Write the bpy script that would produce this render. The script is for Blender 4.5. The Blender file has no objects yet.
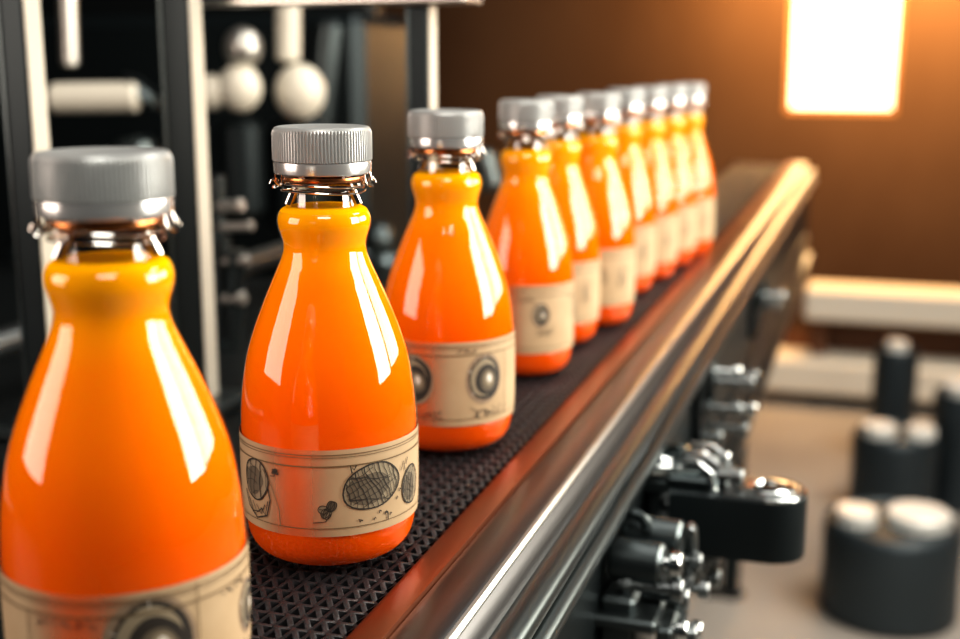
import bpy, math, random
from mathutils import Vector, Matrix
random.seed(7)
PI = math.pi
sc = bpy.context.scene
col = sc.collection

# ------------------------------------------------------------------ camera geometry
F = 1250.0                       # focal length in pixels of the 960 px frame
HOR = 56.0                       # horizon row
TH = math.atan((319.5-HOR)/F)    # pitch
YAW = math.atan((887-480)*math.cos(TH)/F)
BZ = 0.90                        # belt top above the floor
HC = 0.2313                      # camera above belt top
FW = Vector((-math.sin(YAW), math.cos(YAW), 0)); RT = Vector((math.cos(YAW), math.sin(YAW), 0))
CAM = Vector((0, 0, BZ+HC))

def PD(u, v, D):
    """point seen at pixel u,v at horizontal forward distance D"""
    a = TH+math.atan((v-319.5)/F)
    h = D*math.tan(a)
    zc = D*math.cos(TH)+h*math.sin(TH)
    return CAM+FW*D+RT*((u-480)/F*zc)+Vector((0, 0, -h))
def PZ(u, v, z):
    """point seen at pixel u,v at height z (relative to the belt top)"""
    a = TH+math.atan((v-319.5)/F)
    return PD(u, v, (HC-z)/math.tan(a))

# ------------------------------------------------------------------ materials
def mat(name, color=(.5, .5, .5), rough=.5, metal=0.0, coat=0.0, sss=0.0, emis=None, es=0.0, spec=.5, bump=None, var=None):
    m = bpy.data.materials.new(name); m.use_nodes = True
    nt = m.node_tree; b = nt.nodes['Principled BSDF']
    b.inputs['Base Color'].default_value = (*color, 1)
    b.inputs['Roughness'].default_value = rough
    b.inputs['Metallic'].default_value = metal
    b.inputs['Coat Weight'].default_value = coat
    b.inputs['Coat Roughness'].default_value = .03
    b.inputs['Specular IOR Level'].default_value = spec
    if sss:
        b.inputs['Subsurface Weight'].default_value = sss
        b.inputs['Subsurface Radius'].default_value = (1, .35, .08)
        b.inputs['Subsurface Scale'].default_value = .012
    if emis:
        b.inputs['Emission Color'].default_value = (*emis, 1); b.inputs['Emission Strength'].default_value = es
    if var or bump:
        tc = nt.nodes.new('ShaderNodeTexCoord'); nz = nt.nodes.new('ShaderNodeTexNoise')
        mp = nt.nodes.new('ShaderNodeMapping'); nt.links.new(tc.outputs['Object'], mp.inputs[0]); nt.links.new(mp.outputs[0], nz.inputs['Vector'])
    if var:                      # (second colour, noise scale, stretch)
        c2, s, st = var
        mp.inputs['Scale'].default_value = st
        nz.inputs['Scale'].default_value = s; nz.inputs['Detail'].default_value = 4
        mx = nt.nodes.new('ShaderNodeMix'); mx.data_type = 'RGBA'
        mx.inputs[6].default_value = (*color, 1); mx.inputs[7].default_value = (*c2, 1)
        rp = nt.nodes.new('ShaderNodeMapRange'); rp.inputs[1].default_value = .35; rp.inputs[2].default_value = .65
        nt.links.new(nz.outputs[0], rp.inputs[0]); nt.links.new(rp.outputs[0], mx.inputs[0]); nt.links.new(mx.outputs[2], b.inputs['Base Color'])
    if bump:
        if not var: nz.inputs['Scale'].default_value = bump[0]
        bp = nt.nodes.new('ShaderNodeBump'); bp.inputs['Strength'].default_value = bump[1]; bp.inputs['Distance'].default_value = .001
        nt.links.new(nz.outputs[0], bp.inputs['Height']); nt.links.new(bp.outputs[0], b.inputs['Normal'])
    return m

def juice_mat():
    m = mat('orange_juice', (1, .16, .002), .5, coat=0.0, sss=.0, spec=.0)
    nt = m.node_tree; b = nt.nodes['Principled BSDF']
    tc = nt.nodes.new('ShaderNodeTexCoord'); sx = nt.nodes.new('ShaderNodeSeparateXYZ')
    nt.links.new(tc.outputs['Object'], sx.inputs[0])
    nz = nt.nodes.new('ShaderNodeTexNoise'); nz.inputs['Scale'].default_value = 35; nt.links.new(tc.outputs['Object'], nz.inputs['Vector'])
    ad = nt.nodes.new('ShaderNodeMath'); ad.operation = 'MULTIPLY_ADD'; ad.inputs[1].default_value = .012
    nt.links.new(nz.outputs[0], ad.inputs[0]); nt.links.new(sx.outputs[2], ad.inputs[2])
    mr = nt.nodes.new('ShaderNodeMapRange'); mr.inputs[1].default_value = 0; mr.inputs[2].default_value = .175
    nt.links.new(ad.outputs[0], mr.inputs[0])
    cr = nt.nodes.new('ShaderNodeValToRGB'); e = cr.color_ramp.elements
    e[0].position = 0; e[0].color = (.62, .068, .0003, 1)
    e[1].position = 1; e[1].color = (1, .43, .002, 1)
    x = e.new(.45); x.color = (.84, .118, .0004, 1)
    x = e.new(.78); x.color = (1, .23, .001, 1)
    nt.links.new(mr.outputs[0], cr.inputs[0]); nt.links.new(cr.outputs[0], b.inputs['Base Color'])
    b.inputs['Subsurface Weight'].default_value = .35
    b.inputs['Subsurface Radius'].default_value = (.8, .4, .05); b.inputs['Subsurface Scale'].default_value = .008
    nt.links.new(cr.outputs[0], b.inputs['Emission Color']); b.inputs['Emission Strength'].default_value = .06  # faint self-glow added to brighten the juice
    return m

def shell_glass(name, base=.0, tint=(1, 1, 1), ior=1.5, rough=.02):
    """thin clear glass: transparent with a Fresnel reflection"""
    m = bpy.data.materials.new(name); m.use_nodes = True
    nt = m.node_tree; nt.nodes.clear()
    o = nt.nodes.new('ShaderNodeOutputMaterial'); mx = nt.nodes.new('ShaderNodeMixShader')
    t = nt.nodes.new('ShaderNodeBsdfTransparent'); t.inputs[0].default_value = (*tint, 1)
    g = nt.nodes.new('ShaderNodeBsdfGlossy'); g.inputs['Roughness'].default_value = rough
    fr = nt.nodes.new('ShaderNodeFresnel'); fr.inputs[0].default_value = ior
    ad = nt.nodes.new('ShaderNodeMath'); ad.operation = 'ADD'; ad.inputs[1].default_value = base; ad.use_clamp = True
    nt.links.new(fr.outputs[0], ad.inputs[0]); ge = nt.nodes.new('ShaderNodeNewGeometry'); inv = nt.nodes.new('ShaderNodeMath'); inv.operation = 'SUBTRACT'; inv.inputs[0].default_value = 1
    ml = nt.nodes.new('ShaderNodeMath'); ml.operation = 'MULTIPLY'
    nt.links.new(ge.outputs['Backfacing'], inv.inputs[1]); nt.links.new(ad.outputs[0], ml.inputs[0]); nt.links.new(inv.outputs[0], ml.inputs[1])
    nt.links.new(ml.outputs[0], mx.inputs[0])
    nt.links.new(t.outputs[0], mx.inputs[1]); nt.links.new(g.outputs[0], mx.inputs[2]); nt.links.new(mx.outputs[0], o.inputs[0])
    return m

def label_mat():
    m = mat('label_paper', (.62, .47, .27), .6, spec=.2)
    nt = m.node_tree; b = nt.nodes['Principled BSDF']; out = nt.nodes['Material Output']
    tc = nt.nodes.new('ShaderNodeTexCoord')
    nz = nt.nodes.new('ShaderNodeTexNoise'); nz.inputs['Scale'].default_value = 60; nz.inputs['Detail'].default_value = 5
    nt.links.new(tc.outputs['Object'], nz.inputs['Vector'])
    mx = nt.nodes.new('ShaderNodeMix'); mx.data_type = 'RGBA'
    mx.inputs[6].default_value = (.56, .43, .28, 1); mx.inputs[7].default_value = (.44, .32, .19, 1)
    nt.links.new(nz.outputs[0], mx.inputs[0]); nt.links.new(mx.outputs[2], b.inputs['Base Color'])
    # orange reflection put in as a see-through vertical band over the juice (uses the UV 'u' = angle)
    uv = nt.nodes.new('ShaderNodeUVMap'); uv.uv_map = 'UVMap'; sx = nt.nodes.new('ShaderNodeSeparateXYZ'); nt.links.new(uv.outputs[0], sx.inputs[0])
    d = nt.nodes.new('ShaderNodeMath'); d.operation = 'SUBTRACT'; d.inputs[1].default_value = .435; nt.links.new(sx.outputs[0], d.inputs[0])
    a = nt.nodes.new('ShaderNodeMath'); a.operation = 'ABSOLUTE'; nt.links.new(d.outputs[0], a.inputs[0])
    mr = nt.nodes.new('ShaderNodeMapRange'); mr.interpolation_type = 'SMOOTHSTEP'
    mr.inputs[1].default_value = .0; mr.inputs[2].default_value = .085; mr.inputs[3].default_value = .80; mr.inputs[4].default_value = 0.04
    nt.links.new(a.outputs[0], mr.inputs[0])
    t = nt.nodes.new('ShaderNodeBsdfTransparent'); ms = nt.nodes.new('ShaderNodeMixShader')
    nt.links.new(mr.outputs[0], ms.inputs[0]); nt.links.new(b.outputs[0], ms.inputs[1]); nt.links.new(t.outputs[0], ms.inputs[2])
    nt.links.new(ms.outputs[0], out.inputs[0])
    return m

M = dict(
    juice=juice_mat(), glass=shell_glass('bottle_glass', .0, ior=1.75, rough=.008), neck=shell_glass('neck_glass', .05, (.92, .9, .86)),
    cap=mat('cap_metal', (.44, .46, .46), .36, .35, bump=(400, .15)), band=mat('cap_band', (.70, .72, .72), .2, .7),
    wire=mat('wire_steel', (.75, .72, .68), .15, 1), copper=mat('copper_seal', (.55, .22, .08), .25, .9),
    label=label_mat(), ink=mat('ink', (.035, .03, .025), .6), inkmid=mat('ink_wash', (.14, .115, .08), .6), inklt=mat('ink_light', (.30, .25, .17), .6),
    line=mat('label_line', (.16, .11, .055), .6), shine=mat('print_highlight', (.8, .76, .68), .4), ring=mat('print_ring', (.30, .22, .15), .5),
    belt=mat('belt_rubber', (.028, .028, .031), .34, .3, bump=(600, .3)), beltbase=mat('belt_base', (.008, .008, .010), .6),
    rail=mat('rail_steel', (.105, .108, .110), .31, .95, var=((.09, .095, .10), 6, (30, .4, 30))),
    railedge=mat('rail_edge', (.55, .54, .51), .3, 1), dark=mat('dark_metal', (.022, .030, .033), .38, .7),
    darker=mat('black_metal', (.008, .011, .012), .5, .5), gun=mat('gunmetal', (.085, .105, .11), .28, .9),
    chrome=mat('chrome', (.62, .66, .66), .14, 1), alu=mat('aluminium', (.55, .54, .50), .32, .85),
    alu_dark=mat('dull_steel', (.22, .24, .245), .3, .95),
    clamp=mat('clamp_metal', (.105, .125, .13), .33, .9),
    rubber=mat('rubber_foot', (.01, .01, .01), .8),
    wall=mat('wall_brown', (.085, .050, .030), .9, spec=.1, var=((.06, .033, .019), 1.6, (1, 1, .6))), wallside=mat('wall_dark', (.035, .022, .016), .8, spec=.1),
    floor=mat('floor_concrete', (.36, .33, .295), .55, spec=.3, var=((.25, .225, .20), 1.3, (1, 1, 1))),
    white=mat('white_paint', (.75, .70, .60), .5), cream=mat('cream_enamel', (.7, .66, .56), .35),
    tin=mat('tin_dark', (.05, .065, .075), .45, .6), tinlid=mat('tin_lid', (.85, .85, .80), .4, .2), wood=mat('brown_board', (.13, .05, .02), .6),
    pane=mat('bright_pane', (1, .95, .8), .5, emis=(1, .93, .74), es=1.7), frame=mat('window_frame_paint', (.35, .17, .06), .6),
)

# ------------------------------------------------------------------ mesh helpers
class MB:
    def __init__(s): s.v = []; s.f = []; s.m = []; s.sm = []
    def add(s, vs, fs, mi=0, smooth=True):
        b = len(s.v); s.v += [tuple(p) for p in vs]
        s.f += [tuple(b+i for i in f) for f in fs]; s.m += [mi]*len(fs); s.sm += [smooth]*len(fs)
    def box(s, c, d, mi=0, R=None, bev=0.0):
        c = Vector(c); hx, hy, hz = d[0]/2, d[1]/2, d[2]/2
        b = min(bev, hx*.9, hy*.9, hz*.9) if bev else 0
        if not b:
            vs = [Vector((x, y, z)) for x in (-hx, hx) for y in (-hy, hy) for z in (-hz, hz)]
            fs = [(0, 1, 3, 2), (4, 6, 7, 5), (0, 4, 5, 1), (2, 3, 7, 6), (0, 2, 6, 4), (1, 5, 7, 3)]
        else:
            vs = []; ix = {}
            for sx in (-1, 1):
                for sy in (-1, 1):
                    for sz in (-1, 1):
                        for ax in range(3):
                            h = [hx-b, hy-b, hz-b]; h[ax] += b
                            ix[sx, sy, sz, ax] = len(vs); vs.append(Vector((sx*h[0], sy*h[1], sz*h[2])))
            fs = []
            for ax in range(3):
                o = [a for a in range(3) if a != ax]
                for sg in (-1, 1):
                    q = []
                    for (p, r) in ((-1, -1), (1, -1), (1, 1), (-1, 1)):
                        k = [0, 0, 0]; k[ax] = sg; k[o[0]] = p; k[o[1]] = r; q.append(ix[(*k, ax)])
                    fs.append(tuple(q if (sg > 0) == (ax != 1) else q[::-1]))
            for ax in range(3):
                o = [a for a in range(3) if a != ax]
                for p in (-1, 1):
                    for r in (-1, 1):
                        def K(e, a):
                            k = [0, 0, 0]; k[ax] = e; k[o[0]] = p; k[o[1]] = r; return ix[(*k, a)]
                        q = [K(-1, o[0]), K(1, o[0]), K(1, o[1]), K(-1, o[1])]
                        n = (vs[q[1]]-vs[q[0]]).cross(vs[q[2]]-vs[q[1]])
                        if n.dot(sum((vs[i] for i in q), Vector())) < 0: q = q[::-1]
                        fs.append(tuple(q))
            for sx in (-1, 1):
                for sy in (-1, 1):
                    for sz in (-1, 1):
                        q = [ix[sx, sy, sz, a] for a in range(3)]
                        fs.append(tuple(q if sx*sy*sz > 0 else q[::-1]))
        if R is not None: vs = [R @ p for p in vs]
        s.add([p+c for p in vs], fs, mi, False)
        return s
    def tube(s, pts, r, n=10, mi=0, closed=False, cap=True):
        pts = [Vector(p) for p in pts]; N = len(pts); vs = []; pu = None
        for i, p in enumerate(pts):
            a = pts[(i-1) % N] if (closed or i) else p
            b = pts[(i+1) % N] if (closed or i < N-1) else p
            t = (b-a).normalized()
            if pu is None: pu = t.orthogonal().normalized()
            u = (pu-t*pu.dot(t)).normalized(); pu = u; w = t.cross(u)
            rr = r[i] if isinstance(r, (list, tuple)) else r
            vs += [p+(u*math.cos(2*PI*k/n)+w*math.sin(2*PI*k/n))*rr for k in range(n)]
        fs = []
        for i in range(N if closed else N-1):
            j = (i+1) % N
            fs += [(i*n+k, i*n+(k+1) % n, j*n+(k+1) % n, j*n+k) for k in range(n)]
        s.add(vs, fs, mi, True)
        if cap and not closed:
            s.add(vs[:n], [tuple(range(n))[::-1]], mi, False); s.add(vs[-n:], [tuple(range(n))], mi, False)
        return s
    def cyl(s, a, b, r, n=24, mi=0, bev=0):
        a = Vector(a); b = Vector(b); t = (b-a).normalized()
        if bev: return s.tube([a, a+t*1e-5, a+t*bev, b-t*bev, b-t*1e-5, b], [r-bev, r-bev, r, r, r-bev, r-bev], n, mi)
        return s.tube([a, b], r, n, mi)
    def lathe(s, prof, n=64, mi=0, c=(0, 0, 0), rib=None):
        """prof: list of (r, z); rib(i, k) gives a radius factor"""
        c = Vector(c); vs = []
        for i, (r, z) in enumerate(prof):
            for k in range(n):
                a = 2*PI*k/n; rr = r*(rib(i, k) if rib else 1)
                vs.append((c.x+rr*math.cos(a), c.y+rr*math.sin(a), c.z+z))
        fs = []
        for i in range(len(prof)-1):
            fs += [(i*n+k, i*n+(k+1) % n, (i+1)*n+(k+1) % n, (i+1)*n+k) for k in range(n)]
        if prof[0][0] > 1e-6 and prof[0][0] < 9: fs.append(tuple(range(n))[::-1])
        if prof[-1][0] > 1e-6: fs.append(tuple((len(prof)-1)*n+k for k in range(n)))
        s.add(vs, fs, mi, True)
        return s
    def prism(s, poly, y0, y1, mi=0, smooth=False):
        """poly in (x, z), swept along y"""
        n = len(poly); vs = [(x, y0, z) for x, z in poly]+[(x, y1, z) for x, z in poly]
        s.add(vs, [(k, (k+1) % n, n+(k+1) % n, n+k) for k in range(n)]+[tuple(range(n))[::-1], tuple(n+k for k in range(n))], mi, smooth)
        return s
    def build(s, name, mats, parent=None, loc=(0, 0, 0), auto=35):
        me = bpy.data.meshes.new(name)
        me.from_pydata(s.v, [], s.f)
        for m_ in (mats if isinstance(mats, (list, tuple)) else [mats]): me.materials.append(m_)
        me.polygons.foreach_set('material_index', s.m); me.polygons.foreach_set('use_smooth', s.sm)
        me.update()
        import bmesh
        bm = bmesh.new(); bm.from_mesh(me); bmesh.ops.recalc_face_normals(bm, faces=bm.faces); bm.to_mesh(me); bm.free()
        try: me.set_sharp_from_angle(angle=math.radians(auto))
        except Exception: pass
        o = bpy.data.objects.new(name, me); col.objects.link(o); o.location = loc
        if parent: o.parent = parent
        return o

def tag(o, label=None, cat=None, group=None, kind=None):
    for k, v in (('label', label), ('category', cat), ('group', group), ('kind', kind)):
        if v: o[k] = v
    return o
def empty(name, loc=(0, 0, 0), rz=0):
    o = bpy.data.objects.new(name, None); col.objects.link(o); o.location = loc; o.rotation_euler = (0, 0, rz); o.empty_display_size = .05
    return o
def struct(name, mb, m): return tag(mb.build(name, m), kind='structure')

# ------------------------------------------------------------------ room
W0, W1, WY = -5.2, 4.2, 4.75
struct('floor', MB().box(((W0+W1)/2, 1.0, -.05), (W1-W0, 8.6, .1)), M['floor'])
# back wall with the window opening cut out
wc = PD(846, 40, WY*1.0)
def on_back(u, v):
    d = PD(u, v, 1.0)-CAM; return CAM+d*((WY-CAM.y)/d.y)
wa = on_back(784, 113); wb = on_back(914, -140)
mb = MB(); T = .16; H = 3.2
def wbox(x0, x1, z0, z1): mb.box(((x0+x1)/2, WY+T/2, (z0+z1)/2), (x1-x0, T, z1-z0))
wbox(W0, wa.x, 0, H); wbox(wb.x, W1, 0, H); wbox(wa.x, wb.x, 0, wa.z); wbox(wa.x, wb.x, wb.z, H)
struct('wall_back', mb, M['wall'])
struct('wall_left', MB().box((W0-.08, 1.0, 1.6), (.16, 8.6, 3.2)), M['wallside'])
struct('wall_right', MB().box((W1+.08, 1.0, 1.6), (.16, 8.6, 3.2)), M['wall'])
win = MB(); fr = .018
cx, cz = (wa.x+wb.x)/2, (wa.z+wb.z)/2; w_, h_ = wb.x-wa.x, wb.z-wa.z
for s in (-1, 1):
    win.box((cx+s*(w_/2-fr/2), WY+.06, cz), (fr, .05, h_)); win.box((cx, WY+.06, cz+s*(h_/2-fr/2)), (w_-2*fr, .05, fr))
wf = struct('window_1', win, M['frame'])
pn = MB().box((cx, WY+.08, cz), (w_-2*fr, .006, h_-2*fr)).build('window_pane', M['pane'], wf)
struct('baseboard_back', MB().box(((W0+W1)/2, WY-.011, .06), (W1-W0, .02, .12)), M['wood'])

# ------------------------------------------------------------------ bottles
PROF = [(.0000, .0016), (.0200, .0010), (.0270, .0010), (.0330, .0024), (.0372, .0058), (.0398, .0105), (.0412, .017), (.0419, .026), (.0422, .040), (.0422, .053),
        (.0422, .062), (.0418, .071), (.0409, .080), (.0395, .089), (.0375, .098), (.0341, .1085), (.0297, .1195), (.0260, .128), (.0228, .135), (.0204, .1405),
        (.0193, .1445), (.0193, .1478), (.0203, .1516), (.0215, .1556), (.0216, .1590), (.0207, .1617), (.0190, .1633), (.0165, .1640)]
def spline(P, k=3):
    out = []
    for i in range(len(P)-1):
        p0, p1, p2, p3 = P[max(i-1, 0)], P[i], P[i+1], P[min(i+2, len(P)-1)]
        for j in range(k):
            t = j/k
            q = [.5*((2*p1[a])+(-p0[a]+p2[a])*t+(2*p0[a]-5*p1[a]+4*p2[a]-p3[a])*t*t+(-p0[a]+3*p1[a]-3*p2[a]+p3[a])*t**3) for a in (0, 1)]
            out.append((max(q[0], 0), q[1]))
    return out+[P[-1]]
SP = spline(PROF)
def rad(z):
    for (r0, z0), (r1, z1) in zip(SP[4:], SP[5:]):
        if z0 <= z <= z1 and z1 > z0: return r0+(r1-r0)*(z-z0)/(z1-z0)
    return .042

# printed artwork: flat inked shapes laid on the label, coordinates (s, t): s = metres round the bottle, t = metres above the base
LZ = [.0612]
def surf(s, t, lift):
    if lift > .0005: t = min(max(t, .0220), LZ[0]-.0012)
    r = rad(t)+lift; a = s/.0422-PI/2
    return (r*math.cos(a), r*math.sin(a), t)
def stroke(mb, pts, w=.0004, mi=0, lift=.0009, closed=False):
    if closed: pts = pts+[pts[0]]
    L = []
    for (a, b) in zip(pts, pts[1:]):
        n = max(1, int(math.hypot(b[0]-a[0], b[1]-a[1])/.003))
        L += [(a[0]+(b[0]-a[0])*k/n, a[1]+(b[1]-a[1])*k/n) for k in range(n)]
    L.append(pts[-1]); vs = []
    for i, p in enumerate(L):
        a = L[max(i-1, 0)]; b = L[min(i+1, len(L)-1)]
        d = math.hypot(b[0]-a[0], b[1]-a[1]) or 1; nx, ny = -(b[1]-a[1])/d, (b[0]-a[0])/d
        vs += [surf(p[0]+nx*w/2, p[1]+ny*w/2, lift), surf(p[0]-nx*w/2, p[1]-ny*w/2, lift)]
    mb.add(vs, [(2*i, 2*i+1, 2*i+3, 2*i+2) for i in range(len(L)-1)], mi, True)
def blob(mb, c, rx, ry, mi, lift, rot=0, n=28, rings=4, wob=0, seed=0):
    rn = random.Random(seed); ph = [rn.uniform(0, 6.28) for _ in range(4)]
    vs = [surf(c[0], c[1], lift)]
    for j in range(1, rings+1):
        for k in range(n):
            a = 2*PI*k/n; q = j/rings*(1+wob*(math.sin(2*a+ph[0])+.6*math.sin(3*a+ph[1])+.4*math.sin(5*a+ph[2])))
            x, y = rx*q*math.cos(a), ry*q*math.sin(a)
            vs.append(surf(c[0]+x*math.cos(rot)-y*math.sin(rot), c[1]+x*math.sin(rot)+y*math.cos(rot), lift))
    fs = [(0, 1+k, 1+(k+1) % n) for k in range(n)]
    for j in range(rings-1):
        fs += [(1+j*n+k, 1+(j+1)*n+k, 1+(j+1)*n+(k+1) % n, 1+j*n+(k+1) % n) for k in range(n)]
    mb.add(vs, fs, mi, True)
    return [(c[0]+rx*math.cos(2*PI*k/n)*(1+wob*(math.sin(4*PI*k/n+ph[0])+.6*math.sin(6*PI*k/n+ph[1])+.4*math.sin(10*PI*k/n+ph[2])))*math.cos(rot)-ry*math.sin(2*PI*k/n)*(1+wob*(math.sin(4*PI*k/n+ph[0])+.6*math.sin(6*PI*k/n+ph[1])+.4*math.sin(10*PI*k/n+ph[2])))*math.sin(rot),
             c[1]+rx*math.cos(2*PI*k/n)*(1+wob*(math.sin(4*PI*k/n+ph[0])+.6*math.sin(6*PI*k/n+ph[1])+.4*math.sin(10*PI*k/n+ph[2])))*math.sin(rot)+ry*math.sin(2*PI*k/n)*(1+wob*(math.sin(4*PI*k/n+ph[0])+.6*math.sin(6*PI*k/n+ph[1])+.4*math.sin(10*PI*k/n+ph[2])))*math.cos(rot)) for k in range(n)]
# ink material slots: 0 ink, 1 wash, 2 light wash, 3 line, 4 highlight, 5 ring
INK = ['ink', 'inkmid', 'inklt', 'line', 'shine', 'ring']
def veined(mb, c, rx, ry, rot, seed, nv=9):
    """an inked fruit: wash, dark rim, curved veins and cross hatching"""
    rn = random.Random(seed)
    o = blob(mb, c, rx, ry, 2, .0006, rot, wob=.035, seed=seed)
    blob(mb, (c[0]-rx*.15, c[1]-ry*.08), rx*.7, ry*.72, 1, .0007, rot, wob=.08, seed=seed+1)
    stroke(mb, o, .0007, 0, closed=True)
    def P(a, b): x, y = a*rx, b*ry; return (c[0]+x*math.cos(rot)-y*math.sin(rot), c[1]+x*math.sin(rot)+y*math.cos(rot))
    for k in range(nv):
        x0 = -.9+1.8*k/(nv-1); q = []
        for j in range(9):
            t = -1+2*j/8; x = x0*.95+.25*math.sin(1.5*t+seed)*(1-abs(x0))+rn.uniform(-.03, .03)
            y = t*math.sqrt(max(0, 1-x*x))*.96; q.append(P(x, y))
        stroke(mb, q, .0003 if k % 3 else .0005, 0)
    for k in range(nv-1):
        y0 = -.8+1.6*k/(nv-2); q = []
        for j in range(8):
            t = -1+2*j/7; y = y0+.2*math.cos(2*t+k)+rn.uniform(-.04, .04)
            if abs(y) < 1: q.append(P(t*math.sqrt(1-y*y)*.93, y))
        if len(q) > 3: stroke(mb, q[:rn.randint(3, len(q))], .00025, 0)
def sprig(mb, c, s, seed):
    rn = random.Random(seed)
    for k in range(5):
        a = rn.uniform(0, 6.28); d = s*.45
        o = blob(mb, (c[0]+d*math.cos(a), c[1]+d*math.sin(a)*.7), s*.42, s*.3, 2 if k % 2 else 1, .0006, a, n=14, rings=2, wob=.05, seed=seed+k)
        stroke(mb, o, .00035, 0, closed=True)
        stroke(mb, [(c[0]+d*.2*math.cos(a), c[1]), (c[0]+d*1.7*math.cos(a), c[1]+d*1.3*math.sin(a))], .0003, 0)
    stroke(mb, [(c[0]-s*1.3, c[1]-s), (c[0]-s*.3, c[1]-s*.9), (c[0]+.1*s, c[1]-s*.3)], .0004, 0)
def medallion(mb, c, r, seed):
    """printed round emblem: dark ring, pale ring, dark ball with a highlight"""
    blob(mb, c, r*.98, r*1.15, 5, .00055, 0, wob=.02, seed=seed)
    blob(mb, (c[0]+r*.05, c[1]), r*.84, r*1.0, 0, .0006, 0, wob=.02, seed=seed+1)
    blob(mb, (c[0]-r*.02, c[1]+r*.04), r*.70, r*.86, 2, .00065, 0, wob=.02, seed=seed+2)
    blob(mb, (c[0]+r*.12, c[1]-r*.06), r*.60, r*.72, 0, .0007, 0, wob=.03, seed=seed+3)
    blob(mb, (c[0]+r*.18, c[1]-r*.10), r*.42, r*.50, 1, .00075, .2, wob=.03, seed=seed+4)
    blob(mb, (c[0]+r*.22, c[1]-r*.05), r*.26, r*.34, 2, .0008, .2, seed=seed+5)
    blob(mb, (c[0]+r*.24, c[1]), r*.13, r*.2, 4, .00085, .2, seed=seed+6)
    for k in range(9):
        a = PI*.5+PI*k/9*1.1
        stroke(mb, [(c[0]+r*.72*math.cos(a), c[1]+r*.85*math.sin(a)), (c[0]+r*.9*math.cos(a), c[1]+r*1.05*math.sin(a))], .0003, 4 if k % 3 == 0 else 0, lift=.0007)
def scrawl(mb, c, w, h, seed, n=7):
    rn = random.Random(seed)
    for k in range(n):
        x = c[0]-w/2+w*k/(n-1); q = [(x, c[1]-h/2*rn.uniform(.3, 1))]
        for j in range(4): q.append((x+rn.uniform(-.5, .5)*w/n*2, c[1]-h/2+h*(j+1)/4*rn.uniform(.6, 1)))
        stroke(mb, q, rn.uniform(.0003, .0008), rn.choice((0, 0, 1)))

Z0, Z1, Z1B = .0205, .0612, .0705
def make_label(z1, art):
    """paper band with its border lines and drawings in one mesh; UV u = angle"""
    LZ[0] = z1
    n, m = 96, 10; vs = []; uvs = []; fs = []
    for j in range(m+1):
        t = Z0+(z1-Z0)*j/m
        for k in range(n+1):
            vs.append(surf((k/n-.5)*2*PI*.0422, t, .0004)); uvs.append((k/n, j/m))
    fs = [(j*(n+1)+k, j*(n+1)+k+1, (j+1)*(n+1)+k+1, (j+1)*(n+1)+k) for j in range(m) for k in range(n)]
    mb = MB(); mb.add(vs, fs, 0, True)
    ink = MB()
    L = .0422*PI*.98
    for t, w in ((z1-.0022, .0004), (z1-.0034, .0003), (z1-.0075, .0006), (Z0+.0042, .0004)):
        stroke(ink, [(-L, t), (L, t)], w, 3)
    art(ink)
    mb.add(ink.v, ink.f, 0, True); mb.m = mb.m[:len(fs)]+[i+1 for i in ink.m]
    me = bpy.data.meshes.new('label'); me.from_pydata(mb.v, [], mb.f)
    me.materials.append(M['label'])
    for k in INK: me.materials.append(M[k])
    me.polygons.foreach_set('material_index', mb.m); me.polygons.foreach_set('use_smooth', [True]*len(mb.f))
    uv = me.uv_layers.new(name='UVMap')
    for lp in me.loops: uv.data[lp.index].uv = uvs[lp.vertex_index] if lp.vertex_index < len(uvs) else (.9, .5)
    me.update()
    return me

def art_fruit(mb):       # the sharp label of the second bottle
    zt, zb = Z1-.0075, Z0+.0042
    veined(mb, (.0197, .0425), .0142, .0108, .15, 3, 13)
    veined(mb, (.0442, .0370), .0070, .0092, -.2, 11, 6)
    stroke(mb, [(.036, .046), (.038, .050), (.0395, .0445)], .0005, 0); stroke(mb, [(.040, .048), (.0415, .051)], .0005, 0)
    stroke(mb, [(.0095, .050), (.0088, .0535), (.0105, .0515), (.0115, .0535)], .0006, 0)
    sprig(mb, (-.0010, .0335), .0060, 21)
    veined(mb, (-.0390, .0440), .0085, .0096, .1, 31, 5)
    stroke(mb, [(-.048, .037), (-.0455, .030), (-.039, .0255), (-.032, .028), (-.0295, .036), (-.031, .042)], .0007, 0)
    for k in range(4): stroke(mb, [(-.045+k*.003, .034-k*.001), (-.042+k*.003, .028), (-.037+k*.002, .029+k*.002)], .0005, 0)
    stroke(mb, [(-.0335, .050), (-.028, .042), (-.0245, .032), (-.0243, zb)], .0004, 3)
    sprig(mb, (-.0262, .0497), .0022, 41)
    rn = random.Random(5)
    for x, t in ((.0225, .0290), (.0255, .0275), (.0345, .0365), (.0325, .033), (.0285, .0265), (.0195, .0262), (.013, .0265)):
        stroke(mb, [(x, t), (x+rn.uniform(-.001, .001), t+.0014), (x+.0012, t+.0006)], .0006, 0)
    stroke(mb, [(.0275, .0245), (.0272, .0285), (.0262, .0292)], .0006, 0)
    for sx in (-1, 1): stroke(mb, [(sx*.058, zb), (sx*.058, zt)], .0005, 3)
    for k in range(3): veined(mb, (.075+k*.02, .041), .007, .008, k, 50+k, 5)
def art_medal(mb, xs, r=.0115, zc=.046, sd=0):
    for i, x in enumerate(xs): medallion(mb, (x, zc), r, 60+sd+i*9)
    for i, x in enumerate(xs):
        scrawl(mb, (x+.004, zc-r*1.55), r*1.7, .007, 80+sd+i)
        scrawl(mb, (x-.012, zc+r*1.35), .011, .003, 90+sd+i, 4)
    stroke(mb, [(xs[-1]+.0165, Z0+.004), (xs[-1]+.0165, .063)], .0004, 3)
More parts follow.
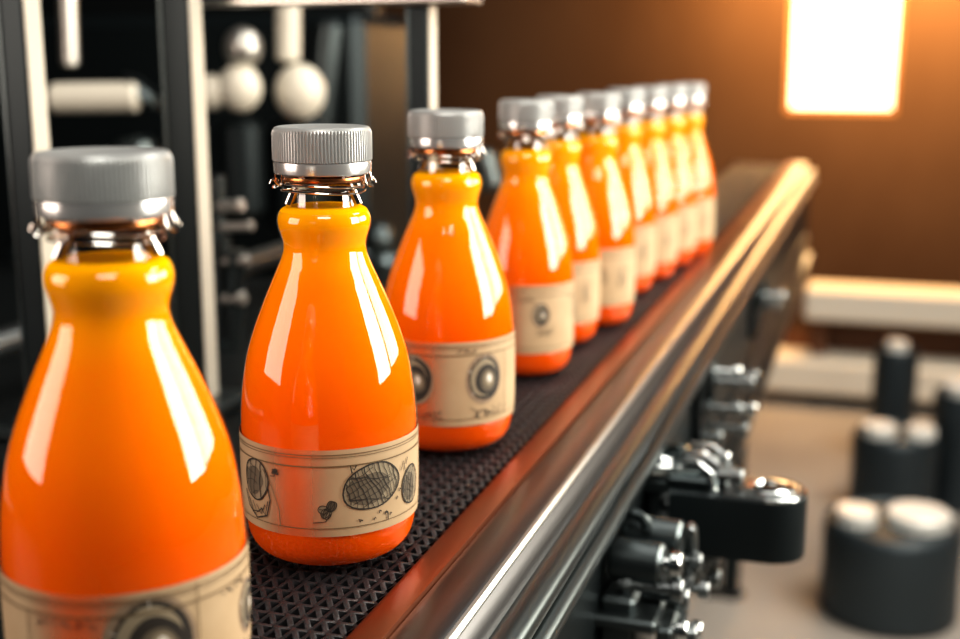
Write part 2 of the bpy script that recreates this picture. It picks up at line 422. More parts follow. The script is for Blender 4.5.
ART = {
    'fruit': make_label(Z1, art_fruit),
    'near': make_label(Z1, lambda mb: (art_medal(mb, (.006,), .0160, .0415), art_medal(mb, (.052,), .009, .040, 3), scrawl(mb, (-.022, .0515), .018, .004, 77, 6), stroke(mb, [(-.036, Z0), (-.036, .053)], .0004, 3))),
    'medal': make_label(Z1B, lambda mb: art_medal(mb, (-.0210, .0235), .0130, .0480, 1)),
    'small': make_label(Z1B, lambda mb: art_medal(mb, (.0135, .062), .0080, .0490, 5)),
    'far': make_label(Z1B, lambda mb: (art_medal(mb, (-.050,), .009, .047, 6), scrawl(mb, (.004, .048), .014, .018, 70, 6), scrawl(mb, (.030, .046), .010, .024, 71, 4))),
}

def copy_tree(o, parent=None):
    c = o.copy(); col.objects.link(c)
    if parent: c.parent = parent
    for ch in list(o.children): copy_tree(ch, c)
    return c

def make_bottle():
    root = empty('juice_bottle')
    MB().lathe([(r*.985, z+.0006) for r, z in SP]+[(.0, .1642)], 72).build('juice', M['juice'], root)
    g = MB().lathe([(0, 0), (.026, 0)]+[(r+.0002+(.0008 if z < .012 else 0), max(0, z-(.0008 if z < .012 else 0))) for r, z in SP[5:]]+[(.0154, .1655), (.0150, .1720)], 72)
    gb = g.build('glass_body', M['glass'], root)
    nk = MB().lathe([(.0156, .1650), (.0150, .168), (.0150, .1725), (.0190, .1728), (.0196, .1742), (.0190, .1756), (.0152, .1760), (.0152, .1790)], 56)
    nk.build('neck', M['neck'], root)
    MB().lathe([(.0153, .1762), (.0184, .1762), (.0187, .1772), (.0184, .1782), (.0153, .1782), (.0153, .1762)], 56).build('seal_ring', M['copper'], root)
    # cap: ribbed drum over a smooth band
    n = 360
    prof = [(.0150, .1852), (.0220, .1852), (.0225, .1856), (.0224, .1978), (.0222, .1992), (.0216, .2001), (.0204, .2005), (.0196, .2002), (0, .2002)]
    def rib(i, k):
        if i in (2, 3): return 1+(.018 if (k % 4) in (1, 2) else -.012)
        return 1
    cp = MB().lathe(prof, n, rib=rib).build('cap', M['cap'], root, auto=25)
    MB().lathe([(.0160, .1796), (.0220, .1796), (.0224, .1801), (.0226, .1840), (.0224, .1850), (.0210, .1852), (.0160, .1852)], 72).build('cap_band', M['band'], cp)
    # wire bail: two hoops round the neck, a hook at each side; plus two glass-highlight bars per side
    h = MB()
    for r, z in ((.0200, .1748), (.0193, .1718)):
        h.tube([(r*math.cos(a*PI/24), r*math.sin(a*PI/24), z+.0006*math.sin(a*PI/12)) for a in range(48)], .00045, 8, closed=True)
    h.build('wire_hoop', M['wire'], root)
    for sd in (-1, 1):
        k = MB()
        for y in (-.004, .004):
            k.tube([(sd*.0215, y, .1800), (sd*.0222, y, .1765), (sd*.0200, y, .1742), (sd*.0178, y, .1752)], .00042, 7)
            k.tube([(sd*(.0222+.0018*math.cos(a)), y, .1752+.0018*math.sin(a)) for a in [i*PI/6 for i in range(0, 11)]], .0004, 7)
            k.tube([(sd*.0190, y, .1798), (sd*.0192, y, .1760), (sd*.0205, y, .1738), (sd*.0222, y, .1742)], .0004, 7)
        k.build('wire_hook', M['wire'], root)
        for y, a in ((-.0085, 0), (.0040, 1)):
            R = Matrix.Rotation(sd*(-.42), 3, 'Y') @ Matrix.Rotation(.0, 3, 'Z')
            MB().box((sd*(.0148-.001*a), y, .1690), (.0030, .0014, .0076), R=R, bev=.0006).build('neck_glint', M['wire'], root)  # slanted steel bars shaped in for white highlights of the neck glass
    return root
proto = make_bottle()

BOT = [  # cap u, base distance D, radial scale, art, label
    (101, .418, 1.00, 'near', 'nearest and largest orange juice bottle, its base cut off at the bottom left'),
    (322, .5687, .985, 'fruit', 'sharp orange juice bottle whose tan label shows ink-drawn fruit, standing second from the left'),
    (446, .738, .965, 'medal', 'orange juice bottle with two large round emblems on its tan label, third from the left'),
    (526, .915, .865, 'small', 'orange juice bottle with one small dark round emblem, fourth from the left'),
    (559, 1.015, .83, 'far', 'blurred orange juice bottle wedged directly behind the small-emblem bottle, fifth in the row'),
    (597, 1.088, .84, 'far', 'blurred orange juice bottle, sixth in the row, standing clear right of the fifth'),
    (624, 1.236, .80, 'far', 'blurred orange juice bottle, seventh in the row, fourth from the far end'),
    (648, 1.315, .80, 'far', 'blurred orange juice bottle, third from the far end of the row'),
    (669, 1.400, .79, 'far', 'blurred orange juice bottle, last but one at the far end of the row'),
    (688, 1.475, .79, 'far', 'farthest orange juice bottle, at the far right end of the row'),
]
ROOTS = [proto]+[copy_tree(proto) for _ in BOT[1:]]
for i, (u, D, rs, art, lab) in enumerate(BOT):
    o = ROOTS[i]
    p = PD(u, 140, D); o.location = (p.x, p.y, BZ)
    o.scale = (rs, rs, 1)
    o.rotation_euler = (0, 0, math.atan2(CAM.y-p.y, CAM.x-p.x)+PI/2)
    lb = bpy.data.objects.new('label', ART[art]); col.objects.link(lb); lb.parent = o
    tag(o, lab, 'bottle', 'orange juice bottles in a row on the belt')

# ------------------------------------------------------------------ conveyor
BX0, BX1, Y0, Y1 = -.298, -.194, -.10, 2.85
conv = tag(empty('conveyor', (-.2, 0, 0)), 'long steel conveyor with dark mesh belt running under the row of juice bottles', 'conveyor')
def part(mb, name, m, parent=None, **k):
    o = mb.build(name, m, parent or conv, **k)
    if not parent: o.location = (.2, 0, 0)
    return o
# woven belt: a lattice of diamond links, corners shared
def belt_mesh():
    nx = 13; px = (BX1-BX0)/nx; py = .0112; rows = int((Y1-.03-Y0)/(py/2)); vs = []; fs = []; ix = {}
    def V(a, b):                 # lattice corner in half steps
        if (a, b) not in ix:
            z = BZ-.0001 if (b-a) % 2 == 0 else BZ
            ix[a, b] = len(vs); vs.append((BX0+a*px/2, Y0+b*py/2, BZ-(.0000 if b % 2 else .0018)))
        return ix[a, b]
    for b in range(1, rows):
        for a in range(1, 2*nx):
            if (a+b) % 2: continue
            c = [V(a-1, b), V(a, b-1), V(a+1, b), V(a, b+1)]
            cx, cy = BX0+a*px/2, Y0+b*py/2
            inn = []; low = []
            for q in c:
                x, y, z = vs[q]; k = .60
                inn.append(len(vs)); vs.append((cx+(x-cx)*k, cy+(y-cy)*k, z-.0004))
            for q in inn[:]:
                x, y, z = vs[q]; low.append(len(vs)); vs.append((x, y, BZ-.0050))
            for j in range(4):
                l = (j+1) % 4
                fs.append((c[j], c[l], inn[l], inn[j])); fs.append((inn[j], inn[l], low[l], low[j]))
    mb = MB(); mb.add(vs, fs, 0, False); return mb
bl = part(MB().box(((BX0+BX1)/2, (Y0+Y1)/2, BZ-.0065), (BX1-BX0-.002, Y1-Y0-.02, .005), bev=.001), 'belt', M['beltbase'])
part(belt_mesh(), 'belt_links', M['belt'], bl); bl.children[0].location = (0, 0, 0)
# right side rail, in steps
part(MB().prism([(BX1, BZ-.006), (BX1, BZ+.0006), (BX1+.003, BZ+.0022), (BX1+.0150, BZ+.0018), (BX1+.0158, BZ-.004)], Y0, Y1), 'wear_strip_reflection', mat('wear_strip_orange_reflection', (.27, .085, .038), .3, .8))  # strip widened and coloured copper to paint in the bottles' orange reflection
x0 = BX1+.0158
rail = part(MB().prism([(x0, BZ-.03), (x0, BZ-.0005), (x0+.004, BZ+.0008), (-.1580, BZ+.0008), (-.1545, BZ-.0008), (-.1520, BZ-.0035), (-.1470, BZ-.0115), (-.1470, BZ-.03)], Y0, Y1), 'side_rail', M['rail'])
part(MB().prism([(-.1558, BZ+.0004), (-.1555, BZ+.0010), (-.1540, BZ+.0006), (-.1526, BZ-.0012), (-.1527, BZ-.003), (-.155, BZ-.002)], Y0, Y1), 'edge_bead', M['railedge'], rail)
part(MB().prism([(-.1470, BZ-.013), (-.1405, BZ-.0125), (-.1355, BZ-.0145), (-.1335, BZ-.018), (-.1340, BZ-.0215), (-.1375, BZ-.024), (-.1470, BZ-.025)], Y0, Y1, smooth=True), 'upper_bar', M['gun'], auto=50)
part(MB().prism([(-.1470, BZ-.030), (-.1380, BZ-.0295), (-.1325, BZ-.0315), (-.1310, BZ-.035), (-.1320, BZ-.039), (-.1360, BZ-.0415), (-.1470, BZ-.042)], Y0, Y1, smooth=True), 'lower_bar', M['gun'], auto=50)
part(MB().box((-.152, (Y0+Y1)/2, BZ-.116), (.014, Y1-Y0, .176), bev=.002), 'side_panel', M['dark'])
part(MB().box((-.141, (Y0+Y1)/2+.5, BZ-.150), (.012, Y1-Y0-1.2, .012), bev=.003), 'cable_channel', M['gun'])
part(MB().box((-.139, 2.0, BZ-.205), (.02, 1.7, .014), bev=.003), 'lower_flange', M['gun'])
# left rail and panel
part(MB().prism([(BX0-.012, BZ-.03), (BX0-.012, BZ-.003), (BX0-.008, BZ-.0005), (BX0-.001, BZ-.0005), (BX0, BZ-.006), (BX0, BZ-.03)], Y0, Y1), 'left_rail', M['dark'])
part(MB().box((BX0-.005, (Y0+Y1)/2, BZ-.115), (.012, Y1-Y0, .17), bev=.002), 'left_panel', M['dark'])
part(MB().cyl((BX0+.001, Y1-.01, BZ-.030), (BX1-.001, Y1-.01, BZ-.030), .025, 32), 'end_roller', M['gun'])
part(MB().box(((BX0+BX1)/2+.02, Y1+.012, BZ-.115), (.16, .02, .19), bev=.004), 'end_plate', M['gun'])
for y in (.12, .80, 2.55):
    for x in (-.290, -.248):
        lg = part(MB().box((x, y, (BZ-.2)/2+.01), (.035, .035, BZ-.22), bev=.003), 'leg', M['dark'])
        part(MB().lathe([(.03, 0), (.03, .006), (.012, .012), (.012, .03)], 20, c=(x, y, 0)), 'foot', M['rubber'], lg)

# clamps bolted on the right side of the conveyor
def sub(mb, name, m, par): o = mb.build(name, m, par); return o
def bolt(par, a, b, r=.0042, m='chrome', head=True):
    a = Vector(a); b = Vector(b); t = (b-a).normalized(); mb = MB()
    mb.cyl(a, b, r*.62, 14)
    mb.cyl(b-t*.006, b+t*.001, r*1.15, 18, bev=.001)
    mb.cyl(a+t*.004, a+t*.008, r*1.25, 6)
    bolt.n += 1
    return sub(mb, 'bolt', M['chrome' if bolt.n % 3 == 0 else 'alu_dark'], par)
bolt.n = 0
SX = -.1450                       # face of the side panel
def px(u, v, z): return PZ(u, v, z)
# clamp with the long rounded arm
def child_empty(name, loc):
    o = empty(name, loc); o.parent = conv; o.location = Vector(loc)-Vector((-.2, 0, 0)); return o
def partc(mb, name, m, loc=(0, 0, 0)):      # part given in world coordinates
    return part(mb, name, M[m])
ya = PZ(745, 500, -.075).y-.006
arm_c = BZ-.086
xe = -.058; r_ = .025
poly = []
for k in range(17):
    a = -PI/2+PI*k/16; poly.append((xe+r_*math.cos(a), ya+r_*math.sin(a)))
poly = [(-.125, ya-r_)]+poly+[(-.125, ya+r_)]
mb = MB(); n = len(poly); zt, zb, bv = arm_c+.022, arm_c-.022, .003
cxm = sum(p[0] for p in poly)/n
def sh(p, k): return (p[0]+(cxm-p[0])*k*.4 if p[0] > -.1 else p[0], ya+(p[1]-ya)*(1-k))
rings = [[(*sh(p, .0), zb)for p in poly], [(*p, zb+bv) for p in poly], [(*p, zt-bv) for p in poly], [(*sh(p, .03), zt-.0006) for p in poly], [(*sh(p, .10), zt) for p in poly]]
vs = [q for rg in rings for q in rg]
fs = [(j*n+k, j*n+(k+1) % n, (j+1)*n+(k+1) % n, (j+1)*n+k) for j in range(len(rings)-1) for k in range(n)]+[tuple(range(n))[::-1], tuple((len(rings)-1)*n+k for k in range(n))]
mb.add(vs, fs, 0, True)
arm = part(mb, 'sensor_arm', M['dark'], auto=30)
tp_ = [(xe-.030, ya-r_*.90)]+[(xe+r_*.92*math.cos(-PI/2+PI*k/16), ya+r_*.92*math.sin(-PI/2+PI*k/16)) for k in range(17)]+[(xe-.030, ya+r_*.90)]
mt_ = MB(); nn = len(tp_)
mt_.add([(x, y, zt-.001) for x, y in tp_]+[(x, y, zt+.0010) for x, y in tp_]+[(xe+(x-xe)*.93, ya+(y-ya)*.93, zt+.0016) for x, y in tp_],
        [(j*nn+k, j*nn+(k+1) % nn, (j+1)*nn+(k+1) % nn, (j+1)*nn+k) for j in (0, 1) for k in range(nn)]+[tuple(2*nn+k for k in range(nn))], 0, False)
part(mt_, 'top_plate', M['alu_dark'], arm)
rim = [(p[0]-(.0015 if p[0] > -.1 else 0), ya+(p[1]-ya)*.95, zt+.0004) for p in poly[1:-1]]
part(MB().tube(rim, .0013, 8), 'rim', M['chrome'], arm)
part(MB().lathe([(.016, 0), (.016, .0015), (.013, .003), (.010, .0032), (.009, .0012), (0, .0012)], 32, c=(xe, ya, zt+.0016)), 'cover_disc', M['chrome'], arm)
# the clamp heads: jaw blocks, plates, barrels and bolts
def clamp(y, zt, seed, big=1.0, name='rail_clamp'):
    rn = random.Random(seed); k = big
    b = MB()
    b.box((SX+.012, y, BZ+zt-.010), (.030, .034*k, .012), bev=.003)
    b.box((SX+.010, y+.006*k, BZ+zt-.030), (.022, .026*k, .034), bev=.003)
    b.box((SX+.014, y-.004*k, BZ+zt-.052), (.030, .040*k, .010), bev=.002)
    b.box((SX+.006, y+.010*k, BZ+zt-.085), (.018, .016*k, .060), bev=.002)
    c = part(b, name, M['clamp'], auto=30)
    sub(MB().box((SX+.034, y-.012*k, BZ+zt-.004), (.036, .014*k, .008), bev=.002), 'jaw', M['gun'], c)
    sub(MB().box((SX+.032, y+.010*k, BZ+zt-.001), (.034, .012*k, .007), bev=.0025), 'jaw', M['gun'], c)
    sub(MB().cyl((SX+.004, y-.016*k, BZ+zt+.003), (SX+.040, y-.010*k, BZ+zt+.004), .0042*k, 20, bev=.001), 'pivot_rod', M['chrome'], c)
    hk = [(SX+.012+.016*math.sin(a), y+.002+.010*k*math.cos(a), BZ+zt+.006+.003*math.sin(2*a)) for a in [i*PI/8 for i in range(12)]]
    sub(MB().tube(hk, .0022*k, 10), 'latch', M['chrome'], c)
    for q in range(4):
        y0 = y-.016*k+.010*k*q; x0_ = SX+.016+.006*(q % 2)
        sub(MB().tube([(x0_, y0, BZ+zt-.002), (x0_+.006, y0+.002, BZ+zt+.008+.002*(q % 2)), (x0_+.020, y0+.003, BZ+zt+.009), (x0_+.030, y0-.001, BZ+zt+.003), (x0_+.033, y0-.002, BZ+zt-.008)], .0026*k, 10), 'clip', M['alu_dark' if q % 2 else 'chrome'], c)
    for q in range(3):
        sub(MB().box((SX+.030+.004*q, y-.018*k, BZ+zt-.022-.018*q), (.030, .006, .007), bev=.0015), 'side_lug', M['alu_dark'], c)
    for dy, dz, L in ((-.010, .000, .050), (.004, -.004, .046), (.014, .002, .040), (-.004, -.020, .044), (.010, -.030, .038), (-.012, -.040, .040), (.006, -.052, .036)):
        bolt(c, (SX+.006, y+dy*k, BZ+zt+dz), (SX+L*1.35, y+dy*k+rn.uniform(-.003, .003), BZ+zt+dz+rn.uniform(-.001, .001)), rn.uniform(.0032, .0044)*k)
    return c
clamp(PZ(690, 470, -.06).y-.004, -.056, 1, 1.3)
# far clamp: a cluster of protruding studs on a plate
def studs(y, zt, spots, nm='stud_plate'):
    c = part(MB().box((SX+.004, y, BZ+zt-.026), (.008, .085, .070), bev=.002), nm, M['darker'])
    for dy, dz, L, r in spots:
        bolt(c, (SX+.006, y+dy, BZ+zt+dz), (SX+L, y+dy, BZ+zt+dz), r)
    hk = [(SX+.012+.003*math.cos(a), y-.024+.0*a, BZ+zt-.004+.016*math.sin(a)) for a in [i*PI/5 for i in range(10)]]
    sub(MB().tube(hk, .0028, 8, closed=True), 'link', M['gun'], c)
    return c
studs(PZ(738, 395, -.07).y, -.055, [(-.020, .002, .050, .0058), (.004, .004, .036, .0072), (.020, -.002, .050, .0062), (-.024, -.022, .040, .0066), (-.006, -.026, .052, .0060), (-.036, -.046, .026, .0070), (.010, -.050, .044, .0064)])
studs(PZ(765, 330, -.07).y+.22, -.060, [(-.030, -.006, .040, .006), (.010, -.012, .036, .007), (.03, -.03, .03, .006)])
# near clamp: barrel rollers, curved ear and stacked plates
yn = PZ(620, 575, -.09).y; zn = BZ-.070
b = MB().box((SX+.011, yn-.004, zn-.062), (.022, .075, .090), bev=.003); b.box((SX+.016, yn-.030, zn-.030), (.040, .040, .008), bev=.002)
b.box((SX+.036, yn+.012, zn-.070), (.012, .014, .085), bev=.002); b.box((SX+.040, yn-.028, zn-.072), (.010, .030, .080), bev=.002)
nc = part(b, 'roller_clamp', M['clamp'], auto=30)
sub(MB().cyl((SX+.004, yn-.022, zn), (SX+.036, yn-.024, zn), .0135, 32, bev=.002), 'roller', M['clamp'], nc)
sub(MB().cyl((SX+.004, yn+.012, zn+.004), (SX+.042, yn+.010, zn+.004), .0125, 32, bev=.002), 'roller', M['clamp'], nc)
ear = [(SX+.046, yn+.014+.013*math.sin(a), zn-.006+.017*math.cos(a)) for a in [i*PI/10-.4 for i in range(14)]]
sub(MB().tube(ear+[(SX+.044, yn-.004, zn-.050)], .0036, 10), 'curved_ear', M['alu_dark'], nc)
sub(MB().tube([(SX+.012+.010*math.cos(a), yn-.006, zn+.016+.008*math.sin(a)) for a in [i*PI/8 for i in range(9)]], .0036, 10), 'hook', M['gun'], nc)
for dy, dz, L, r in ((-.026, .002, .046, .0072), (-.030, -.012, .048, .0064), (-.018, -.022, .050, .0056), (-.034, -.036, .052, .0060), (-.020, -.044, .056, .0058), (.016, -.030, .058, .0050), (.002, -.052, .056, .0058), (.022, -.014, .052, .0050)):
    bolt(nc, (SX+.01, yn+dy, zn+dz), (SX+L, yn+dy, zn+dz), r)
# bracket between the near clamp and the arm
yb = PZ(668, 540, -.11).y
b = MB().box((SX+.020, yb, BZ-.104), (.036, .012, .085), bev=.002); b.box((SX+.024, yb+.035, BZ-.100), (.044, .040, .090), bev=.003); b.box((SX+.030, yb+.014, BZ-.120), (.03, .026, .020), bev=.003); b.box((SX+.046, yb+.02, BZ-.113), (.012, .03, .036), bev=.002)
bc = part(b, 'arm_bracket', M['clamp'], auto=30)
for dy, dz, L, r in ((-.006, .012, .044, .0058), (-.008, -.006, .050, .0064), (-.008, -.022, .046, .0054), (-.006, .026, .040, .0046), (.012, -.012, .060, .0050), (.004, -.034, .054, .0062)):
    bolt(bc, (SX+.012, yb+dy-.004, BZ-.100+dz), (SX+L, yb+dy-.006, BZ-.100+dz), r)

# ------------------------------------------------------------------ machine on the left
TZ = BZ-.055
table = tag(empty('machine_table', (-1.0, .9, 0)), 'dark metal machine table left of the conveyor, under the tall posts', 'table')
def tp(mb, name, m, par=table, auto=30):
    o = mb.build(name, m, par, auto=auto)
    if par == table: o.location = (1.0, -.9, 0)
    return o
tp(MB().box((-1.12, .62, TZ-.02), (1.56, 1.7, .04), bev=.004), 'table_top', M['darker'])
for x in (-1.8, -.44):
    for y in (-.1, 1.35): tp(MB().box((x, y, (TZ-.04)/2), (.06, .06, TZ-.04), bev=.004), 'leg', M['dark'])
gan = tag(empty('gantry', (-.45, .9, TZ)), 'aluminium gantry of upright posts and a level crossbeam standing behind the near bottles', 'frame')
def gp(mb, name, m, auto=30):
    o = mb.build(name, m, gan, auto=auto); o.location = (.45, -.9, -TZ); return o
def post(u, D, w, d, top=BZ+.34, name='post', base=TZ):
    p = PD(u, 60, D); h = top-base
    o = gp(MB().box((p.x, p.y, base+h/2), (w, d, h), bev=.0015), name, M['dark'])
    s = MB().box((p.x+w/2+.0008, p.y, base+h/2), (.0016, d*.9, h), bev=.0005).build('lit_face', M['cream'], o)  # cream plate puts the post's lit right side into colour
    s2 = MB().box((p.x-w*.42, p.y-d/2-.0008, base+h/2), (w*.14, .0016, h), bev=.0005).build('edge_highlight', M['gun'], o)  # grey strip paints a highlight along the post's left edge
    return p, o
pA, _ = post(22, .93, .022, .020)
pB, _ = post(182, 1.0, .026, .020)
pC, _ = post(421, 1.0, .018, .017, top=BZ+HC+.038)
zb_ = PD(300, 3, 1.0).z
bx = pC.x+.045
gp(MB().box(((pB.x-.02+bx)/2, pC.y-.002, zb_+.028), (bx-pB.x+.02, .040, .050), bev=.003), 'crossbeam', M['dark'])
gp(MB().box(((pB.x-.02+bx)/2, pC.y-.006, zb_+.0015), (bx-pB.x+.02, .046, .005), bev=.001), 'beam_lip', M['alu'])
for p in (pA, pB): gp(MB().box((p.x, p.y, TZ+.006), (.07, .06, .012), bev=.003), 'base_plate', M['gun'])
gp(MB().box((pC.x, pC.y, TZ+.006), (.05, .05, .012), bev=.003), 'base_plate', M['gun'])

# guide tube along the line, on two small stands
gt = tag(empty('guide_tube', (-.62, 1.2, TZ)), 'grey guide tube running along the line behind the tall posts', 'tube')
o = MB().tube([(-.68, .30, BZ+.0), (-.68, 1.42, BZ+.0)], .0125, 20).build('tube', M['alu_dark'], gt); o.location = (.62, -1.2, -TZ)
for y in (.5, 1.38):
    o = MB().cyl((-.68, y, TZ), (-.68, y, BZ-.006), .008, 16).build('stand', M['dark'], gt); o.location = (.62, -1.2, -TZ)
# valve fitting between the post and the second bottle
vp = PD(221, 300, 1.22)
vt = tag(empty('valve_fitting', (vp.x, vp.y, TZ)), 'small grey valve fitting with stub handles, right of the tall orange-tinted post', 'valve')
MB().lathe([(.016, 0), (.016, .006), (.008, .010), (.008, .09), (.012, .094), (.012, .112), (.007, .116), (.007, .150), (.009, .152), (.009, .172), (0, .174)], 24).build('valve_body', M['gun'], vt)
for z, L, r in ((.088, .034, .0055), (.122, .040, .005), (.142, .030, .0065), (.05, .028, .007)):
    MB().cyl((0, 0, z), (L, -.004, z+.003), r, 14, bev=.001).build('stub_handle', M['alu'], vt)
MB().cyl((.012, 0, 0), (.020, 0, .10), .009, 16).build('side_pipe', M['gun'], vt)

# the filling machine farther back
fm0 = PD(150, 200, 2.05)
fm = tag(empty('filling_machine', (fm0.x, fm0.y, 0)), 'blurred dark filling machine with pale tubes and round valves behind the gantry', 'machine')
def fp(mb, name, m, auto=35):
    o = mb.build(name, m, fm, auto=auto); o.location = (-fm0.x, -fm0.y, 0); return o
c = PD(60, 250, 2.25)
fp(MB().box((c.x-.15, c.y+.12, .60), (1.5, .24, 1.20), bev=.02), 'cabinet', M['dark'])
c = PD(100, 30, 2.4); fp(MB().box((c.x-.1, c.y+.03, 1.52), (1.3, .06, .72), bev=.01), 'upper_housing', M['darker'])
def tubeP(u0, v0, u1, v1, D, r, name, m, D1=None):
    return fp(MB().cyl(PD(u0, v0, D), PD(u1, v1, D1 or D), r, 24, bev=r*.3), name, M[m])
tubeP(50, 98, 140, 97, 1.7, .020, 'cross_tube', 'cream')
tubeP(140, 97, 148, 88, 1.72, .034, 'tube_flange', 'gun')
tubeP(66, -30, 70, 66, 1.7, .012, 'feed_pipe', 'alu')
tubeP(288, -30, 288, 62, 1.8, .017, 'feed_pipe', 'cream')
def ball(u, v, D, r, name, m):
    p = PD(u, v, D); return fp(MB().lathe([(max(0, r*math.cos(a)), r*math.sin(a)*1.1) for a in [-PI/2+PI*i/14 for i in range(15)]], 28, c=p), name, M[m])
ball(300, 92, 1.8, .036, 'round_valve', 'cream')
ball(240, 88, 1.75, .030, 'round_valve', 'cream'); ball(243, 48, 1.75, .026, 'round_valve', 'alu'); ball(212, 92, 1.75, .022, 'round_valve', 'cream')
tubeP(240, 120, 242, 215, 1.78, .034, 'nozzle_column', 'dark'); tubeP(298, 120, 300, 235, 1.85, .048, 'nozzle_column', 'dark')
tubeP(330, 20, 318, 130, 2.1, .03, 'nozzle_column', 'gun')
tubeP(132, 138, 137, 160, 1.7, .030, 'round_valve', 'gun')
tubeP(60, 200, 150, 205, 1.75, .02, 'cross_tube', 'gun')
tubeP(382, 255, 376, 310, 2.0, .028, 'nozzle_column', 'gun'); ball(378, 240, 2.0, .027, 'round_valve', 'gun')
tubeP(330, 250, 400, 262, 2.0, .016, 'cross_tube', 'gun')
tubeP(478, 150, 488, 190, 1.6, .020, 'nozzle_column', 'gun')
for u in (20, 120, 215): tubeP(u, 250, u+4, 330, 2.0, .024, 'nozzle_column', 'dark')

# ------------------------------------------------------------------ right background
def on_y(u, v, y):
    d = PD(u, v, 1.0)-CAM; return CAM+d*((y-CAM.y)/d.y)
ry = 4.0
a = on_y(803, 285, ry); b_ = on_y(1040, 322, ry)
rk = tag(empty('low_rack', ((a.x+b_.x)/2, ry, 0)), 'low rack with two thick white shelves and brown back against the back wall', 'rack')
def rp(mb, name, m): o = mb.build(name, M[m], rk, auto=30); o.location = (-(a.x+b_.x)/2, -ry, 0); return o
zt1, zb1 = on_y(880, 292, ry+.14).z, on_y(880, 325, ry+.14).z
zt2, zb2 = on_y(880, 366, ry+.1).z, on_y(880, 400, ry+.1).z
rp(MB().box(((a.x+b_.x)/2, ry+.22, (zt1+zb1)/2), (b_.x-a.x, .16, zt1-zb1), bev=.01), 'shelf', 'white')
rp(MB().box(((a.x+b_.x)/2-.1, ry+.20, max(.02, (zt2+zb2)/2)), (b_.x-a.x+.05, .20, zt2-zb2), bev=.01), 'shelf', 'white')
rp(MB().box(((a.x+b_.x)/2, ry+.32, (zt1)/2-.02), (b_.x-a.x-.02, .04, zt1-.05)), 'back_panel', 'wood')
for x in (a.x+.05, b_.x-.05): rp(MB().box((x, ry+.24, zt1/2-.04), (.05, .08, zt1-.09), bev=.005), 'upright', 'wood')

def canister(u, vt, D_or_z, r, ztop, label, base=0.0, name='metal_canister'):
    p = PZ(u, vt, ztop-BZ)
    c = tag(empty(name, (p.x, p.y, base)), label, 'canister', 'dark metal canisters standing on the right')
    h = ztop-base
    MB().lathe([(r*.9, 0), (r*.97, .004), (r, .02), (r, h-.03), (r*.96, h-.018), (r*.98, h-.008), (r*.94, h-.004), (r*.9, h-.012), (0, h-.012)], 40).build('drum', M['tin'], c)
    MB().lathe([(r*.62, h-.012), (r*.62, h+.002), (r*.58, h+.004), (0, h+.004)], 32).build('lid', M['tinlid'], c)
    return c
def drum(u, v, zt, r, lids, label):
    """wide dark drum standing on the floor, lids: (offset x, offset y, radius)"""
    c = tag(empty('metal_drum', PZ(u, v, zt-BZ)), label, 'drum', 'dark metal drums standing on the floor at the right')
    c.location.z = 0
    MB().lathe([(r*.94, 0), (r, .010), (r, .02), (r*.985, zt*.5), (r, zt-.02), (r*.97, zt-.005), (r*.93, zt), (r*.90, zt-.008), (0, zt-.008)], 48).build('drum_body', M['tin'], c)
    for x, y, q in lids:
        l = MB().lathe([(q, zt-.008), (q, zt+.016), (q*.93, zt+.020), (0, zt+.020)], 32, c=(x, y, 0)).build('lid', M['tinlid'], c)
    return c
drum(893, 520, .200, .138, [(-.072, -.01, .042), (.050, .015, .064)], 'wide low dark drum with two bright round lids, nearest of the drums')
drum(896, 432, .215, .104, [(-.040, -.01, .042), (.058, -.005, .036)], 'dark drum with a pair of bright lids, standing behind the widest drum')
drum(968, 392, .300, .080, [(0, 0, .058)], 'tallest dark drum with a single bright lid, rightmost of the drums')
drum(897, 348, .335, .060, [(0, 0, .030)], 'slim dark drum standing at the back, in front of the white rack')
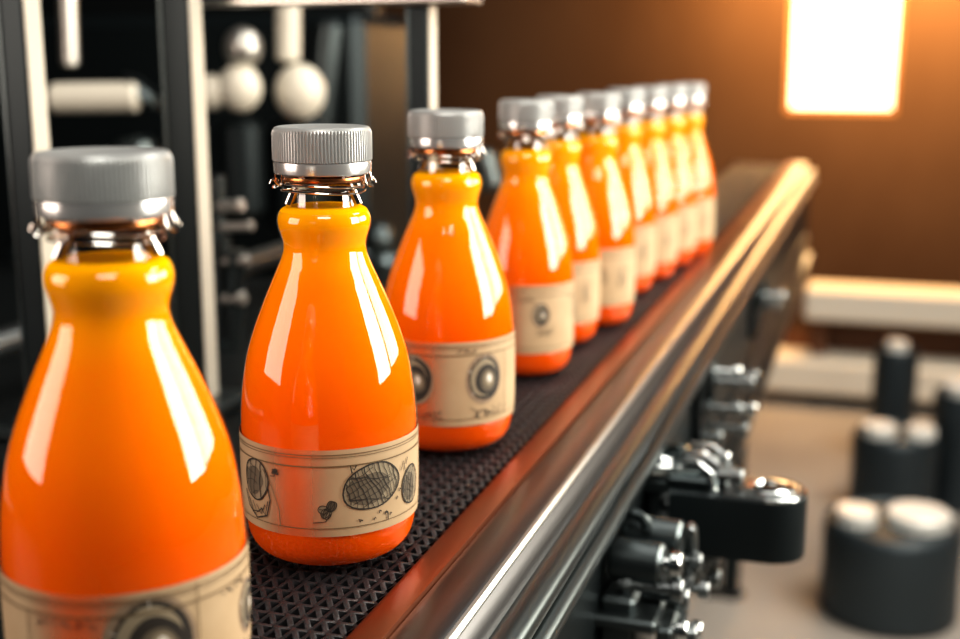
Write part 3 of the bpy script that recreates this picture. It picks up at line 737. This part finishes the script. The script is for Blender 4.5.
# ------------------------------------------------------------------ lights
def area(loc, target, sx, sy, power, colr=(1, 1, 1), name='area_light'):
    l = bpy.data.lights.new(name, 'AREA'); l.shape = 'RECTANGLE'; l.size = sx; l.size_y = sy; l.energy = power; l.color = colr
    o = bpy.data.objects.new(name, l); col.objects.link(o); o.location = loc
    d = Vector(target)-Vector(loc); o.rotation_euler = d.to_track_quat('-Z', 'Y').to_euler(); return o
area((.78, .83, BZ+.40), (-.24, .62, BZ+.12), .46, .60, 15, (1, .93, .82), 'key_right')
area((.80, 1.66, BZ+.42), (-.24, 1.4, BZ+.12), .90, .56, 20, (1, .90, .76), 'back_right')
area((-1.0, 0.0, BZ+.38), (-.24, .58, BZ+.12), .52, .52, 5.5, (1, .80, .68), 'fill_left')
area((-.25, .9, BZ+1.7), (-.25, .9, BZ), .8, 1.6, 9, (1, .93, .85), 'overhead')
area((.5, -1.0, BZ+2.2), (-.2, .9, BZ), 1.2, .8, 36, (1, .95, .86), 'front_fill')
area((.9, 2.3, 2.9), (1.0, 3.0, 0), 1.4, 1.2, 70, (1, .94, .86), 'floor_light')
p = on_y(900, -120, WY-.40)
area(p, p+Vector((0, 1, -.75)), 1.0, .25, 70, (1, .54, .18), 'added_window_glow')  # unseen light added for the warm haze glow round the window

w = bpy.data.worlds.new('world'); sc.world = w; w.use_nodes = True
w.node_tree.nodes['Background'].inputs[0].default_value = (.30, .33, .36, 1); w.node_tree.nodes['Background'].inputs[1].default_value = .06

# ------------------------------------------------------------------ camera
cd = bpy.data.cameras.new('camera'); cam = bpy.data.objects.new('camera', cd); col.objects.link(cam)
cd.sensor_width = 36; cd.lens = F/960*36; cd.clip_start = .01
cam.location = CAM
fwd = FW*math.cos(TH)+Vector((0, 0, -math.sin(TH)))
cam.rotation_euler = fwd.to_track_quat('-Z', 'Y').to_euler()
cd.dof.use_dof = True; cd.dof.focus_distance = .555; cd.dof.aperture_fstop = 5.2
sc.camera = cam
sc.view_settings.view_transform = 'Standard'
try: sc.view_settings.look = 'Medium High Contrast'
except Exception: pass
sc.cycles.use_denoising = True
